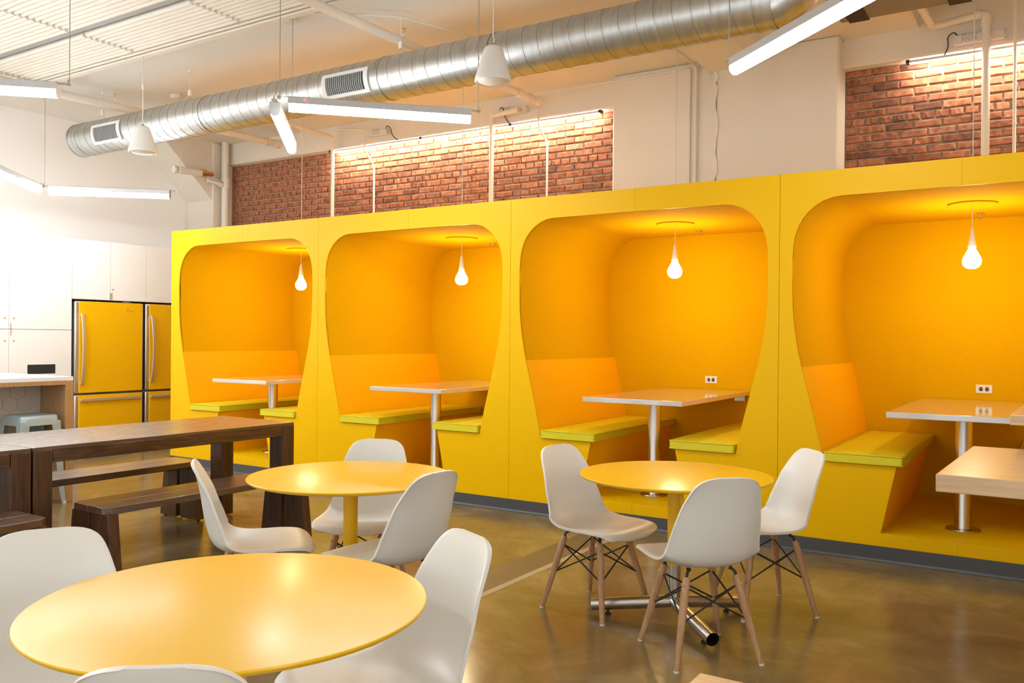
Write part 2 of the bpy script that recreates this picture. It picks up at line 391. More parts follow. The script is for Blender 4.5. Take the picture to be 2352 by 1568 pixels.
def strip(pts, y0, y1, off=0., ny=1):
    """surface of thickness 12 mm following 2D points, extruded in y; off moves it into the booth"""
    n = len(pts); nr = []
    for i in range(n):
        a = Vector(pts[max(i-1,0)]); b = Vector(pts[min(i+1,n-1)]); t = (b-a).normalized(); nr.append(Vector((-t.y, t.x)))
    c = Vector((1.16,1.3))
    out = []
    for i in range(n):
        p = Vector(pts[i]); d = nr[i] if nr[i].dot(c-p) > 0 else -nr[i]
        out.append((p+d*off, p+d*(off-.014)))
    m = MB(); vs_ = []
    for q in (0,1):
        for y in (y0,y1): vs_ += [(o[q].x, y, o[q].y) for o in out]
    A,Bk,Cc,Dd = 0,n,2*n,3*n; fs = []
    for i in range(n-1):
        fs += [(A+i,A+i+1,Bk+i+1,Bk+i),(Cc+i,Dd+i,Dd+i+1,Cc+i+1),(A+i,Cc+i,Cc+i+1,A+i+1),(Bk+i,Bk+i+1,Dd+i+1,Dd+i)]
    fs += [(A,Bk,Dd,Cc),(A+n-1,Cc+n-1,Dd+n-1,Bk+n-1)]
    return m.add(vs_, fs)
iS = next(i for i,p in enumerate(half) if p[1] <= 1.311)
mir = lambda pts: [(W2-x,z) for x,z in pts]
booth_labels = ['yellow dining booth nook at the kitchen end, beside the fridges',
    'yellow dining booth nook second from the fridges',
    'yellow dining booth nook third from the fridges',
    'yellow dining booth nook behind the pale maple tables']
BX0 = [2.357-2.311+i*2.311 for i in range(4)]
# contour was measured from the seam at the left of each booth, offsets below put it back there
def make_booth(first):
    t = thing('dining_booth', booth_labels[0], 'booth', (BX0[0],0,0), group='yellow booth nooks')
    link('facade_panel', facade_mesh(.0015, 2.3095), t)
    upper = half[:iS+1]
    full = list(reversed(mir(upper)))[:-1]+upper
    full = mir(upper)[::-1][:-1]+upper
    strip(full, .012, D).build('felt_liner', FELT, t, smooth=60)
    strip(half[iS:], .012, D, .004).build('backrest', VINYL, t, smooth=40)
    strip(mir(half[iS:]), .012, D, .004).build('backrest', VINYL, t, smooth=40)
    MB().box(.02, 2.29, D, D+.03, .18, 2.53).build('rear_panel', FELT, t)
    for s in (0,1):
        poly = [(.10,.195),(.70,.195),(.795,.652),(.10,.652)]
        if s: poly = mir(poly)
        MB().prism(poly, .0245, D-.001, 'y').build('bench_base', VINYL, t)
    MB().box(.02, 2.29, .0245, D-.001, .11, .1948).build('platform', PLATF, t)
    MB().box(1.167, 1.169, -.0008, .002, 2.519, 2.6995).build('panel_seam', PGAP, t); MB().box(1.167, 1.169, -.0008, .002, .108, .1945).build('panel_seam', PGAP, t)
    MB().box(.0015, 2.3095, .0245, D+.03, 2.66, 2.699).build('roof_panel', FACADE, t)
    return t
b0 = make_booth(0)
booths = [b0]+[dup(b0, booth_labels[i], (BX0[i],0,0)) for i in range(1,4)]
MB().box(-.046, 0, 0, D+.03, 0, 2.70).build('side_panel', FACADE, b0)

where = ['beside the fridges', 'second from the fridges', 'third from the fridges', 'behind the maple tables']
# cushions
def make_cushion(mirror):
    t = thing('seat_cushion', '', 'cushion')
    x0, x1 = (.326,.835) if not mirror else (W2-.835, W2-.326)
    z0, z1 = .657, .729
    # slightly crowned pad
    nx, ny = 8, 16; m = MB(); g = {}
    def pt(i, j, top):
        u = i/nx; v = j/ny; x = x0+(x1-x0)*u; y = -.020+(D+.004)*v
        if top: return (x, y, z1-.006+.012*(math.sin(PI*u)*math.sin(PI*min(1,max(0,v)))) **.5)
        return (x, y, z0)
    vs_ = [pt(i,j,1) for j in range(ny+1) for i in range(nx+1)]; N = len(vs_)
    vs_ += [pt(i,j,0) for j in range(ny+1) for i in range(nx+1)]
    q = lambda i,j: j*(nx+1)+i
    fs = []
    for j in range(ny):
        for i in range(nx):
            fs += [(q(i,j),q(i+1,j),q(i+1,j+1),q(i,j+1)),(N+q(i,j),N+q(i,j+1),N+q(i+1,j+1),N+q(i+1,j))]
    for i in range(nx): fs += [(q(i,0),N+q(i,0),N+q(i+1,0),q(i+1,0)),(q(i,ny),q(i+1,ny),N+q(i+1,ny),N+q(i,ny))]
    for j in range(ny): fs += [(q(0,j),q(0,j+1),N+q(0,j+1),N+q(0,j)),(q(nx,j),N+q(nx,j),N+q(nx,j+1),q(nx,j+1))]
    m.add(vs_, fs).build('pad', CUSH, t, smooth=35, bevel=.012)
    for z in (z1-.008, z0+.006):
        m = MB(); y0, y1 = -.021, D-.016; r = .02
        loop = [(x0-.001,y0-.001,z),(x1+.001,y0-.001,z),(x1+.001,y1,z),(x0-.001,y1,z)]
        P = [Vector(p) for p in loop]; pts = []
        for i in range(4):
            a = (P[i-1]-P[i]).normalized(); b = (P[(i+1)%4]-P[i]).normalized()
            pts += [P[i]+a*r*.4, P[i]+(a+b)*r*.12, P[i]+b*r*.4]
        m.tube(pts, .0035, 6, closed=True).build('piping', CUSH, t, smooth=60)
    return t
for side in (0,1):
    c0 = make_cushion(side)
    for i in range(4):
        lab = 'yellow-green vinyl cushion on the %s bench of the booth %s' % (['kitchen-side','far-side'][side], where[i])
        if side: lab = 'yellow-green cushion on the bench facing the kitchen, booth %s' % where[i]
        else: lab = 'yellow-green cushion on the bench backing onto the kitchen, booth %s' % where[i]
        if i == 0: c0.location = (BX0[0],0,0); c0['label'] = lab; c0['group'] = 'booth seat cushions'
        else: dup(c0, lab, (BX0[i],0,0))

# booth tables
t = thing('booth_table', '', 'table', (BX0[0],0,0), group='white booth tables')
MB().box(.73, 1.59, -.03, D-.004, .985, 1.025).build('tabletop', WHITETOP, t, bevel=.004)
MB().lathe([(.0,.196),(.110,.196),(.112,.199),(.109,.206),(.056,.210),(.053,.216),(.053,.983)], 32, (1.16,.45)).build('post', STEEL, t, smooth=40)
MB().box(1.44, 1.54, D-.05, D-.006, .93, .984).build('wall_bracket', STEEL, t)
for i in range(4):
    lab = 'white rectangular table on a steel post in the booth %s' % where[i]
    if i == 0: t['label'] = lab
    else: dup(t, lab, (BX0[i],0,0))

# booth pendants
t = thing('pendant_bulb', '', 'pendant light', (BX0[0],0,0), group='bare bulb booth pendants')
bx, by = 1.165, .86
MB().lathe([(.0,2.517),(.165,2.517),(.165,2.508),(.155,2.503),(.0,2.500)], 40, (bx,by)).build('ceiling_disc', FELT, t, smooth=40)
MB().tube([(bx,by,2.50),(bx,by,2.33)], .003, 6).build('cord', CORDW, t)
MB().tube([(bx,by,2.70),(bx,by,H)], .0035, 6).build('upper_cable', CORDW, t)
MB().lathe([(.0,2.335),(.011,2.335),(.014,2.31),(.026,2.22),(.028,2.20),(.0,2.20)], 24, (bx,by)).build('socket', SPEAKW, t, smooth=50)
MB().lathe([(.001,2.205),(.022,2.20),(.027,2.18),(.040,2.155),(.057,2.125),(.064,2.10),(.060,2.072),(.045,2.052),(.022,2.041),(.001,2.039)], 28, (bx,by), False).build('bulb', BULBM, t, smooth=70)
for i in range(4):
    lab = 'bare glowing bulb on a white cord in the booth %s' % where[i]
    if i == 0: t['label'] = lab
    else: dup(t, lab, (BX0[i],0,0))
t = thing('fire_sprinkler', '', 'sprinkler', (BX0[0],0,0), group='booth ceiling sprinklers')
MB().lathe([(.0,2.5165),(.034,2.5165),(.034,2.512),(.0,2.510)], 24, (1.175,1.42)).build('escutcheon', BRASS, t, smooth=40)
m = MB().lathe([(.0,2.511),(.009,2.511),(.007,2.485),(.0,2.48)], 12, (1.175,1.42)); m.lathe([(.0,2.478),(.014,2.478),(.014,2.475),(.0,2.475)], 12, (1.175,1.42)); m.build('head', STEEL, t)
for i in range(4):
    lab = 'small metal sprinkler head in the ceiling of the booth %s' % where[i]
    if i == 0: t['label'] = lab
    else: dup(t, lab, (BX0[i],0,0))
# outlets (seen in the two nearer booths)
t = thing('wall_outlet', '', 'outlet', (BX0[2],0,0), group='booth wall outlets')
MB().box(1.135, 1.255, D-.007, D, 1.082, 1.152).build('cover_plate', OUTLETW, t, bevel=.003)
for s in (-.022,.022):
    m = MB().prism([(1.195+s+p[0], 1.117+p[1]) for p in arc(0,0,.0165,35,145,8)+arc(0,0,.0165,215,325,8)], D-.0095, D-.006, 'y')
    o = m.build('socket_face', OUTLETB, t)
    mm = MB()
    for k in (-.005,.005): mm.box(1.195+s+k-.001, 1.195+s+k+.001, D-.0105, D-.0092, 1.117, 1.124)
    mm.build('slot', OUTLETW, o)
t['label'] = 'double power outlet on the felt wall of the booth '+where[2]
dup(t, 'double power outlet on the felt wall of the booth '+where[3], (BX0[3],0,0))

# ------------------------------------------------------------------ shell chairs
S = 1.06
ctrl = [(.262,.408,.085,-.002),(.263,.416,.135,-.006),(.257,.427,.178,-.008),(.240,.437,.205,-.006),(.200,.444,.224,.002),(.120,.437,.234,.014),(.030,.424,.237,.026),(-.060,.416,.236,.040),
 (-.125,.420,.232,.056),(-.175,.442,.227,.070),(-.205,.485,.221,.076),(-.222,.545,.213,.072),(-.235,.61,.203,.060),(-.246,.68,.188,.046),(-.259,.745,.169,.026),(-.271,.79,.150,.013),(-.279,.815,.126,.006),(-.283,.828,.095,.003),(-.2845,.834,.055,.001)]
def crom(P, t):
    n = len(P)-1; i = min(int(t), n-1); u = t-i
    g = lambda k: P[max(0,min(n,k))]
    a,b,c,d = g(i-1),g(i),g(i+1),g(i+2)
    return [.5*((2*b[k])+(-a[k]+c[k])*u+(2*a[k]-5*b[k]+4*c[k]-d[k])*u*u+(-a[k]+3*b[k]-3*c[k]+d[k])*u**3) for k in range(len(b))]
def make_chair():
    t = thing('shell_chair', '', 'chair', group='white shell chairs')
    NT, NU = 54, 20; n = len(ctrl)-1; rows = []
    for i in range(NT+1):
        q = n*i/NT; y,z,hw,lf = crom(ctrl,q); y2,z2,_,_ = crom(ctrl,min(n,q+.05)); y1,z1,_,_ = crom(ctrl,max(0,q-.05))
        ty,tz = y2-y1, z2-z1; l = math.hypot(ty,tz); ny,nz = tz/l, -ty/l
        if nz < 0 and ny < 0: ny,nz = -ny,-nz
        rows.append((y,z,hw,lf,ny,nz))
    vs_ = []; TH = .0055
    for side in (1,-1):
        for (y,z,hw,lf,ny,nz) in rows:
            for j in range(NU+1):
                u = math.sin((-1+2*j/NU)*PI/2); d = lf*abs(u)**2.4
                # rolled rim
                e = max(0, abs(u)-.93)/.07
                dd = d+side*TH - .004*e*e
                vs_.append((hw*u*S, (y+ny*dd)*S, (z+nz*dd)*S))
    N = (NT+1)*(NU+1); q = lambda i,j: i*(NU+1)+j; fs = []
    for i in range(NT):
        for j in range(NU):
            fs += [(q(i,j),q(i,j+1),q(i+1,j+1),q(i+1,j)),(N+q(i,j),N+q(i+1,j),N+q(i+1,j+1),N+q(i,j+1))]
    for i in range(NT):
        fs += [(q(i,0),q(i+1,0),N+q(i+1,0),N+q(i,0)),(q(i,NU),N+q(i,NU),N+q(i+1,NU),q(i+1,NU))]
    for j in range(NU): fs += [(q(0,j),N+q(0,j),N+q(0,j+1),q(0,j+1)),(q(NT,j),q(NT,j+1),N+q(NT,j+1),N+q(NT,j))]
    MB().add(vs_, fs).build('seat_shell', CHAIRW, t, smooth=50)
    yo = -.005
    def P(sx, sy, z):   # leg axis
        k = 1-z/.375; a = .118+(.2-.118)*k
        return Vector((sx*a*S, (sy*a+yo)*S, z*S))
    for sx in (-1,1):
        for sy in (-1,1):
            g = [.006,.10,.22,.30,.365,.378]; rr_ = [.0125,.0150,.0175,.0180,.0172,.0135]
            leg = MB().tube([P(sx,sy,z) for z in g], [r*S for r in rr_], 14).build('leg', BEECH, t, smooth=50)
            MB().lathe([(.0,0),(.0125*S,0),(.0125*S,.008*S),(.0,.008*S)], 14, (P(sx,sy,0).x,P(sx,sy,0).y)).build('foot_glide', RUBBER, leg, smooth=40)
            out = Vector((sx,sy,0)).normalized()
            for zb in (.345,.185):
                c = P(sx,sy,zb); MB().tube([c+out*.014*S, c+out*.0195*S], .0055*S, 10).build('bolt', CHROME, leg)
            c = P(sx,sy,.352); top = Vector((c.x*.80, c.y*.80, .407*S)); 
            ym = top.y
            MB().tube([c, P(sx,sy,.392), Vector((top.x*1.05,top.y*1.05,.403*S)), top], [.007*S,.007*S,.007*S,.012*S], 8).build('mount', BLACK, t, smooth=50)
    # cross braces
    corners = [(-1,-1),(1,-1),(1,1),(-1,1)]
    for i in range(4):
        a, b = corners[i], corners[(i+1)%4]
        for (p, q_) in ((a,b),(b,a)):
            MB().tube([P(*p,.335)*.97+Vector((0,0,.335*S*.03)), P(*q_,.190)*.97+Vector((0,0,.19*S*.03))], .0042*S, 8).build('brace', BLACK, t, smooth=60)
    return t
ch = make_chair()
def face(dx, dy): return math.atan2(dy, dx)-PI/2
chairs = [
 ((7.244,-2.314), (-.72,.69), 'white shell chair showing its rear and all four legs, at the steel-footed round table'),
 ((6.528,-1.981), (.98,-.196), 'white shell chair on the kitchen side of the steel-footed round table'),
 ((7.297,-1.456), (-.74,-.67), 'white shell chair between the steel-footed round table and the maple tables'),
 ((5.30,-3.33), (.64,.77), 'white shell chair in profile beside the walnut bench, at the middle round table'),
 ((5.36,-2.60), (.45,-.89), 'white shell chair tucked under the middle round table, backed by the booths'),
 ((6.00,-3.12), (-.997,.075), 'white shell chair at the middle round table with its back to the floor strip'),
 ((6.26,-4.925), (.87,-.48), 'white shell chair on the kitchen side of the big foreground round table'),
 ((7.10,-5.06), (-.62,.78), 'white shell chair showing only its back rim at the big foreground table'),
 ((7.00,-4.33), (-.44,-.9), 'white shell chair at the big foreground table, back turned to the booths'),
]
for i, (p, d, lab) in enumerate(chairs):
    if i == 0: ch.location = (*p,0); ch.rotation_euler = (0,0,face(*d)); ch['label'] = lab
    else: dup(ch, lab, (*p,0), face(*d))

# ------------------------------------------------------------------ round tables
def make_round():
    t = thing('round_table', '', 'table', group='round yellow cafe tables')
    R = .508; z1 = .782
    MB().lathe([(.0,z1-.022),(R-.03,z1-.022),(R-.006,z1-.014),(R-.001,z1-.008),(R,z1-.004),(R-.002,z1-.0008),(R-.006,z1),(.0,z1)], 96).build('tabletop', TABLEY, t, smooth=25)
    MB().lathe([(.0,.30),(.036,.30),(.036,z1-.022),(.0,z1-.022)], 32).build('pedestal', TABLEY, t, smooth=40)
    MB().lathe([(.10,z1-.030),(.105,z1-.022)], 32).build('top_plate', STEEL, t, smooth=40)
    st_ = MB().lathe([(.0,.10),(.0355,.10),(.0355,.30),(.0,.30)], 32).build('steel_sleeve', STEEL, t, smooth=40)
    for a in (-43,58,197):
        c, s = math.cos(math.radians(a)), math.sin(math.radians(a))
        p0 = Vector((0,0,.105)); p1 = Vector((c*.44,s*.44,.048))
        m = MB().tube([p0,p1], .034, 24, caps=False); m.tube([p0*.0+p1*.6+p0*.4, p1], .031, 24, caps=False)
        f = m.build('foot_tube', STEEL, t, smooth=50)
        q = p0*.2+p1*.8
        MB().lathe([(.0,0),(.016,0),(.016,.012),(.006,.014),(.006,q.z-.03),(.0,q.z-.03)], 14, (q.x,q.y)).build('levelling_glide', BLACK, f)
    return t
rt_ = make_round(); rt_.location = (6.97,-1.945,0); rt_['label'] = 'round yellow cafe table with a visible stainless three-tube foot'
dup(rt_, 'round yellow cafe table between the walnut bench and the booths', (5.60,-2.97,0), 1.536).scale = (1.03,1.03,1)
dup(rt_, 'large round yellow cafe table in the foreground with a pale sheen', (6.815,-4.727,0), 1.745).scale = (1.032,1.032,1)

# ------------------------------------------------------------------ walnut tables and benches
def make_walnut_table():
    t = thing('walnut_table', '', 'table', group='long walnut tables')
    L, Wd, z1 = 2.03, .88, .82
    MB().box(-Wd/2+.001, Wd/2-.001, .0, L, z1-.022, z1).build('tabletop', WALNUTT, t, bevel=.002)
    for s in (-1,1):
        MB().box(min(s*(Wd/2-.05),s*Wd/2), max(s*(Wd/2-.05),s*Wd/2), .12, L-.12, z1-.10, z1-.0225).build('apron', WALNUT, t, bevel=.002)
        for y0, y1 in ((.002,.115),(L-.115,L-.002)):
            a, b = sorted((s*(Wd/2-.15), s*(Wd/2+.004)))
            MB().prism([(a,0.012),(b,0.012),(b,z1-.0005),(a,z1-.0225)] if False else [(a,.012),(b,.012),(b,z1-.0225),(a,z1-.0225)], y0, y1, 'y').build('leg', WALNUTV, t, bevel=.003)
    for y0, y1 in ((.01,.05),(L-.05,L-.01)): MB().box(-Wd/2+.15, Wd/2-.15, y0, y1, z1-.10, z1-.0225).build('end_rail', WALNUT, t)
    return t
def make_bench():
    t = thing('walnut_bench', '', 'bench', group='walnut benches')
    L, z1 = 1.60, .48
    for k, (a, b) in enumerate(((-.19,-.002),(.002,.19))):
        c = .045
        poly = [(a,0),(b,0),(b,L),(a,L)]
        poly = [(a,0),(b-c,0),(b,c*1.2),(b,L-c*1.2),(b-c,L),(a,L)] if k else [(a+c,0),(b,0),(b,L),(a+c,L),(a,L-c*1.2),(a,c*1.2)]
        MB().prism(poly, z1-.042, z1, 'z').build('seat_plank', WALNUTT, t, bevel=.002)
    for y0 in (.012, L-.082):
        for s in (-1,1):
            poly = [(s*.008,z1-.043),(s*.185,z1-.043),(s*.238,.012),(s*.03,.012)]
            MB().prism(poly, y0, y0+.07, 'y').build('leg_board', WALNUTV, t, bevel=.002)
            MB().lathe([(.0,0),(.012,0),(.012,.013),(.0,.013)], 10, (s*.215,y0+.035)).build('foot_glide', BLACK, t)
    MB().box(-.03, .03, .085, L-.085, z1-.075, z1-.043).build('stretcher_rail', WALNUT, t)
    return t
wt = make_walnut_table(); wt.location = (3.105,-3.49,0); wt.rotation_euler = (0,0,math.radians(-1.2)); wt['label'] = 'long dark walnut dining table whose end points at the first booth'
dup(wt, 'dark walnut table butted against the end of the longer-seen walnut table', (3.06,-5.53,0), math.radians(-1.2))
be = make_bench(); be.location = (3.815,-3.32,0); be.rotation_euler = (0,0,math.radians(-.5)); be['label'] = 'dark walnut bench between the walnut table and the round tables'
dup(be, 'dark walnut bench on the kitchen side of the walnut table', (2.60,-3.33,0), math.radians(-.5))
dup(be, 'dark walnut bench end peeking out beside the second walnut table, round-table side', (3.78,-5.24,0), math.radians(-.5))
dup(be, 'dark walnut bench along the second walnut table, kitchen side', (2.56,-5.32,0), math.radians(-.5))

# ------------------------------------------------------------------ maple tables
def maple(name, label, cat, x0, x1, y0, y1, z1, th, skew=0.):
    t = thing(name, label, cat)
    MB().prism([(x0,y0),(x1,y0),(x1,y1),(x0+skew,y1)], z1-th, z1, 'z').build('slab_top', MAPLE, t, bevel=.004)
    for (xa, xb) in ((x0+.50,x0+.56),(x1-.11,x1-.05)):
        MB().box(xa, xb, y0+.05, y1-.05, .004, z1-th-.0005).build('leg_panel', MAPLE, t, bevel=.004)
    return t
maple('maple_table', 'thick pale maple slab table with a bright sheen in front of the last booth', 'table', 8.29, 10.6, -2.53, -1.40, .98, .07, .045)
maple('maple_table', 'higher pale maple slab table corner behind the thick maple slab', 'table', 8.49, 10.6, -1.33, -.45, 1.14, .052, .03)
maple('maple_bench', 'pale maple bench corner on the floor in front of the steel-footed round table', 'bench', 7.795, 10.2, -4.35, -3.80, .50, .07, .0)

# ------------------------------------------------------------------ kitchen: cabinets, fridges, island, stool
XC = -1.45
def cabinet(label, y0, y1, splits, group, extras=()):
    t = thing('kitchen_cabinet', label, 'cabinet', (XC,y0,0), group=group)
    z0 = splits[0][0]; z1 = splits[-1][1]
    MB().box(-.65, -.024, .001, y1-y0-.001, z0, z1).build('carcass', CABW, t)
    doors = []
    for (a, b) in splits:
        doors.append(MB().box(-.022, 0, .0025, y1-y0-.0025, a+.003, b-.003).build('door', CABW, t, bevel=.0015))
    return t, doors
def knob(door, y, z):
    MB().tube([(-.001,y,z),(.006,y,z)], .011, 14).build('lock', FRHANDLE, door, smooth=40)
def pull(door, y, z0, z1):
    MB().box(-.001, .010, y-.004, y+.004, z0, z1).build('handle', FRIDGES, door)
c1, d1 = cabinet('tall white cabinet beside the fridge, with a dark slot in its lower door', -1.08, -.34, [(.1,1.552),(1.552,2.67)], 'white kitchen cabinets')
knob(d1[0], .05, 1.42); knob(d1[1], .05, 1.68); pull(d1[1], .014, 1.556, 1.62); pull(d1[0], .014, 1.48, 1.548)
MB().box(-.018, .0015, .21, .54, 1.03, 1.14).build('slot', DARK, d1[0])
MB().box(-.6, -.06, .002, .738, 0, .1).build('toe_kick', GREYK, c1)
c2, d2 = cabinet('tall white cabinet standing second from the fridges', -1.82, -1.08, [(.1,1.552),(1.552,2.67)], 'white kitchen cabinets')
knob(d2[0], .69, 1.42); knob(d2[1], .69, 1.68); MB().box(-.6, -.06, .002, .738, 0, .1).build('toe_kick', GREYK, c2)
for i, (a, b) in enumerate(((-.34,.165),(.165,.665),(.665,1.165),(1.165,1.665))):
    lab = ['white wall cabinet over the first fridge, on its handle side','white wall cabinet over the first fridge, on its hinge side','white wall cabinet over the second fridge beside the booth edge','white wall cabinet over the second fridge, mostly hidden by the booth'][i]
    c, d = cabinet(lab, a, b, [(1.932,2.67)], 'white kitchen cabinets')
    if i in (0,1): pull(d[0], (b-a-.012) if i == 0 else .012, 1.945, 2.03)
    if i == 1: knob(d[0], .03, 2.07)
def make_fridge():
    t = thing('refrigerator', '', 'refrigerator', group='yellow fronted refrigerators')
    Wf, zt = .93, 1.91
    MB().box(-.66, -.075, .01, Wf-.01, .03, zt-.005).build('case', GREYK, t)
    MB().box(-.30, -.10, .70, .80, zt-.005, zt+.02).build('hinge_cover', FRIDGES, t)
    for nm, z0, z1 in (('freezer_drawer',.09,.755),('door',.775,zt)):
        d = MB().box(-.07, -.004, 0, Wf, z0, z1).build(nm, FRIDGES, t, bevel=.018, seg=3)
        MB().box(-.006, .004, .055, Wf-.018, z0+.004, z1-.004).build('yellow_panel', FRIDGEY, d, bevel=.002)
        if nm == 'door':
            pts = [(.02+.045*math.sin(PI*k/14)**.8, .075+.0*k, 1.02-.13+ .86*k/14) for k in range(15)]
            m = MB()
            prof = []
            vs_ = []; fs = []
            for k, p in enumerate(pts):
                x, y, z = p
                vs_ += [(x-.008,y-.012,z),(x+.008,y-.012,z),(x+.008,y+.028,z),(x-.008,y+.028,z)]
            for k in range(14):
                b = 4*k
                for e in range(4): fs.append((b+e,b+(e+1)%4,b+4+(e+1)%4,b+4+e))
            fs += [(0,3,2,1),(56,57,58,59)]
            h = m.add(vs_, fs).build('handle', FRHANDLE, d, bevel=.003)
            for z in (.895,1.745): MB().box(.003,.022,.066,.10,z-.012,z+.012).build('handle_mount', FRHANDLE, h)
            mk = MB()
            mk.tube([(.0055,.70+.035*math.cos(a*.45), 1.815+.012*math.sin(a*.45)) for a in range(0,13)], .0018, 6)
            mk.tube([(.0055,.76+.022*math.cos(2.2+a*.4), 1.812+.014*math.sin(2.2+a*.4)) for a in range(0,13)], .0018, 6)
            mk.build('emblem', FRIDGES, d)
            for z in (1.62,1.02):
                MB().tube([(.003,.895,z),(.006,.895,z)], .005, 8).build('pin', FRIDGES, d)
        else:
            MB().box(.012, .03, .06, Wf-.03, .672, .708).build('handle', FRHANDLE, d, bevel=.004)
            for y in (.09,Wf-.09): MB().box(.003,.014,y-.015,y+.015,.68,.70).build('handle_mount', FRHANDLE, d)
    MB().box(-.06, -.02, .05, Wf-.05, .03, .085).build('kick_grille', GREYK, t)
    for y in (.0, Wf-.13): MB().box(-.12, .0, y, y+.13, 0, .055).build('foot', FRIDGES, t, bevel=.006)
    return t
f0 = make_fridge(); f0.location = (XC+.01,-.305,0); f0['label'] = 'yellow refrigerator fully in view beside the tall white cabinet'
dup(f0, 'yellow refrigerator partly hidden behind the booth corner', (XC+.01,.66,0))

t = thing('kitchen_island', 'kitchen island with oak waterfall edge and pale tiled front', 'island')
MB().box(.1, 1.21, -5.2, -1.88, 1.085, 1.12).build('worktop', CABW, t, bevel=.002)
MB().box(1.14, 1.212, -5.2, -1.952, 1.05, 1.0845).build('edge_band', ISLAND, t)
MB().box(.1, 1.139, -5.2, -1.952, 1.05, 1.0845).build('underside_panel', ISLAND, t)
MB().box(.1, 1.212, -1.951, -1.879, .0, 1.0845).build('waterfall_end', ISLAND, t, bevel=.002)
back = MB().box(.14, .80, -5.2, -1.952, .0, 1.049).build('tiled_front', HEXT, t)
# hexagonal tiles on the knee wall
hexv = MB(); hr = .075
hexv.prism([(hr*math.cos(PI/6+PI/3*k)*.97, hr*math.sin(PI/6+PI/3*k)*.97) for k in range(6)], 0, .006, 'x')
hex_me = hexv.mesh('tile', HEXT)
dyh = hr*math.sqrt(3); row = 0; zc = .08
while zc < 1.0:
    y = -2.03-(dyh/2 if row % 2 else 0)
    while y > -3.0:
        link('tile', hex_me, back, (.80, y, zc)); y -= dyh
    zc += hr*1.5; row += 1

def make_stool():
    t = thing('metal_stool', '', 'stool', group='pale blue metal stools')
    zt = .79; a = .165; b = .205
    def sq(h, r, z, n=5):
        P = []
        for (cx, cy, a0) in ((h-r,h-r,0),(-h+r,h-r,90),(-h+r,-h+r,180),(h-r,-h+r,270)):
            P += [(cx+r*math.cos(math.radians(a0+90*k/n)), cy+r*math.sin(math.radians(a0+90*k/n)), z) for k in range(n+1)]
        return P
    rings = [sq(a-.03,.03,zt-.004), sq(a-.012,.04,zt), sq(a,.045,zt-.008), sq(a+.006,.05,zt-.035), sq(a+.012,.05,zt-.085)]
    m = MB(); n = len(rings[0]); vs_ = sum(rings, []); fs = [tuple(range(n))]
    for i in range(len(rings)-1): fs += [(i*n+k,i*n+(k+1)%n,(i+1)*n+(k+1)%n,(i+1)*n+k) for k in range(n)]
    m.add(vs_, fs).build('seat', STOOLM, t, smooth=50)
    for sx in (-1,1):
        for sy in (-1,1):
            m = MB(); vs_ = []
            for (h, w_, z) in ((a+.008,.085,zt-.05),(a+.012,.075,zt-.12),(b-.004,.05,.12),(b,.034,.02)):
                vs_ += [(sx*h,sy*h,z),(sx*(h-w_),sy*h,z),(sx*(h-w_),sy*(h-.006),z),(sx*(h-.006),sy*(h-.006),z),(sx*(h-.006),sy*(h-w_),z),(sx*h,sy*(h-w_),z)]
            fs = []
            for i in range(3): fs += [(i*6+k,i*6+(k+1)%6,i*6+6+(k+1)%6,i*6+6+k) for k in range(6)]
            fs += [(0,1,2,3),(0,3,4,5),(18,19,20,21),(18,21,22,23)]
            leg = m.add(vs_, fs).build('leg', STOOLM, t, bevel=.004)
            MB().box(sx*b-.02,sx*b+.004,sy*b-.02,sy*b+.004,0,.022).build('foot_cap', RUBBER, leg)
    for k in range(4):
        c = [(-1,-1),(1,-1),(1,1),(-1,1)]; p, q = c[k], c[(k+1)%4]; h = a+.03; z = .27
        MB().tube([(p[0]*h,p[1]*h,z),(q[0]*h,q[1]*h,z)], .007, 8).build('foot_rail', STOOLM, t, smooth=60)
        h = a-.012; z = .62
        MB().tube([(p[0]*h,p[1]*h,z),(-p[0]*h,-p[1]*h,z)], .005, 8).build('cross_brace', STOOLM, t, smooth=60) if k < 2 else None
    return t
so_ = make_stool(); so_.location = (1.05,-2.175,0); so_['label'] = 'pale blue metal stool under the island counter'

# ------------------------------------------------------------------ spiral duct
XD0, XD1, YD, ZD, RD = -.98, 7.08, -.52, 3.76, .185
t = thing('spiral_duct', 'galvanized spiral ventilation duct slung under the ceiling', 'duct')
n = 48; m = MB(); vs_ = []
xs = [XD0+(XD1-XD0)*k/60 for k in range(61)]
for x in xs:
    for k in range(n): a = 2*PI*k/n; vs_.append((x, YD+RD*math.cos(a), ZD+RD*math.sin(a)))
fs = [(i*n+k,i*n+(k+1)%n,(i+1)*n+(k+1)%n,(i+1)*n+k) for i in range(60) for k in range(n)]+[tuple(range(n))]
m.add(vs_, fs).build('duct_body', GALV, t, smooth=50)
pitch = .135; turns = int((XD1-XD0-.1)/pitch)
pts = [(XD0+.04+pitch*k/24, YD+(RD+.0005)*math.cos(2*PI*k/24), ZD+(RD+.0005)*math.sin(2*PI*k/24)) for k in range(turns*24+1)]
MB().tube(pts, .0032, 4).build('spiral_seam', SEAM, t, smooth=60)
for x in (XD0+.004, XD0+.16, 1.35, 3.72, 4.86, 6.95, XD1-.01):
    pr = [(RD+.001,0),(RD+.006,0),(RD+.006,.02),(RD+.001,.02)]; m = MB(); vs_ = []
    for (r, dx) in pr:
        for k in range(n): a = 2*PI*k/n; vs_.append((x+dx, YD+r*math.cos(a), ZD+r*math.sin(a)))
    fs = [(i*n+k,i*n+(k+1)%n,((i+1)%4)*n+(k+1)%n,((i+1)%4)*n+k) for i in range(4) for k in range(n)]
    m.add(vs_, fs).build('collar', GALV, t, smooth=40)
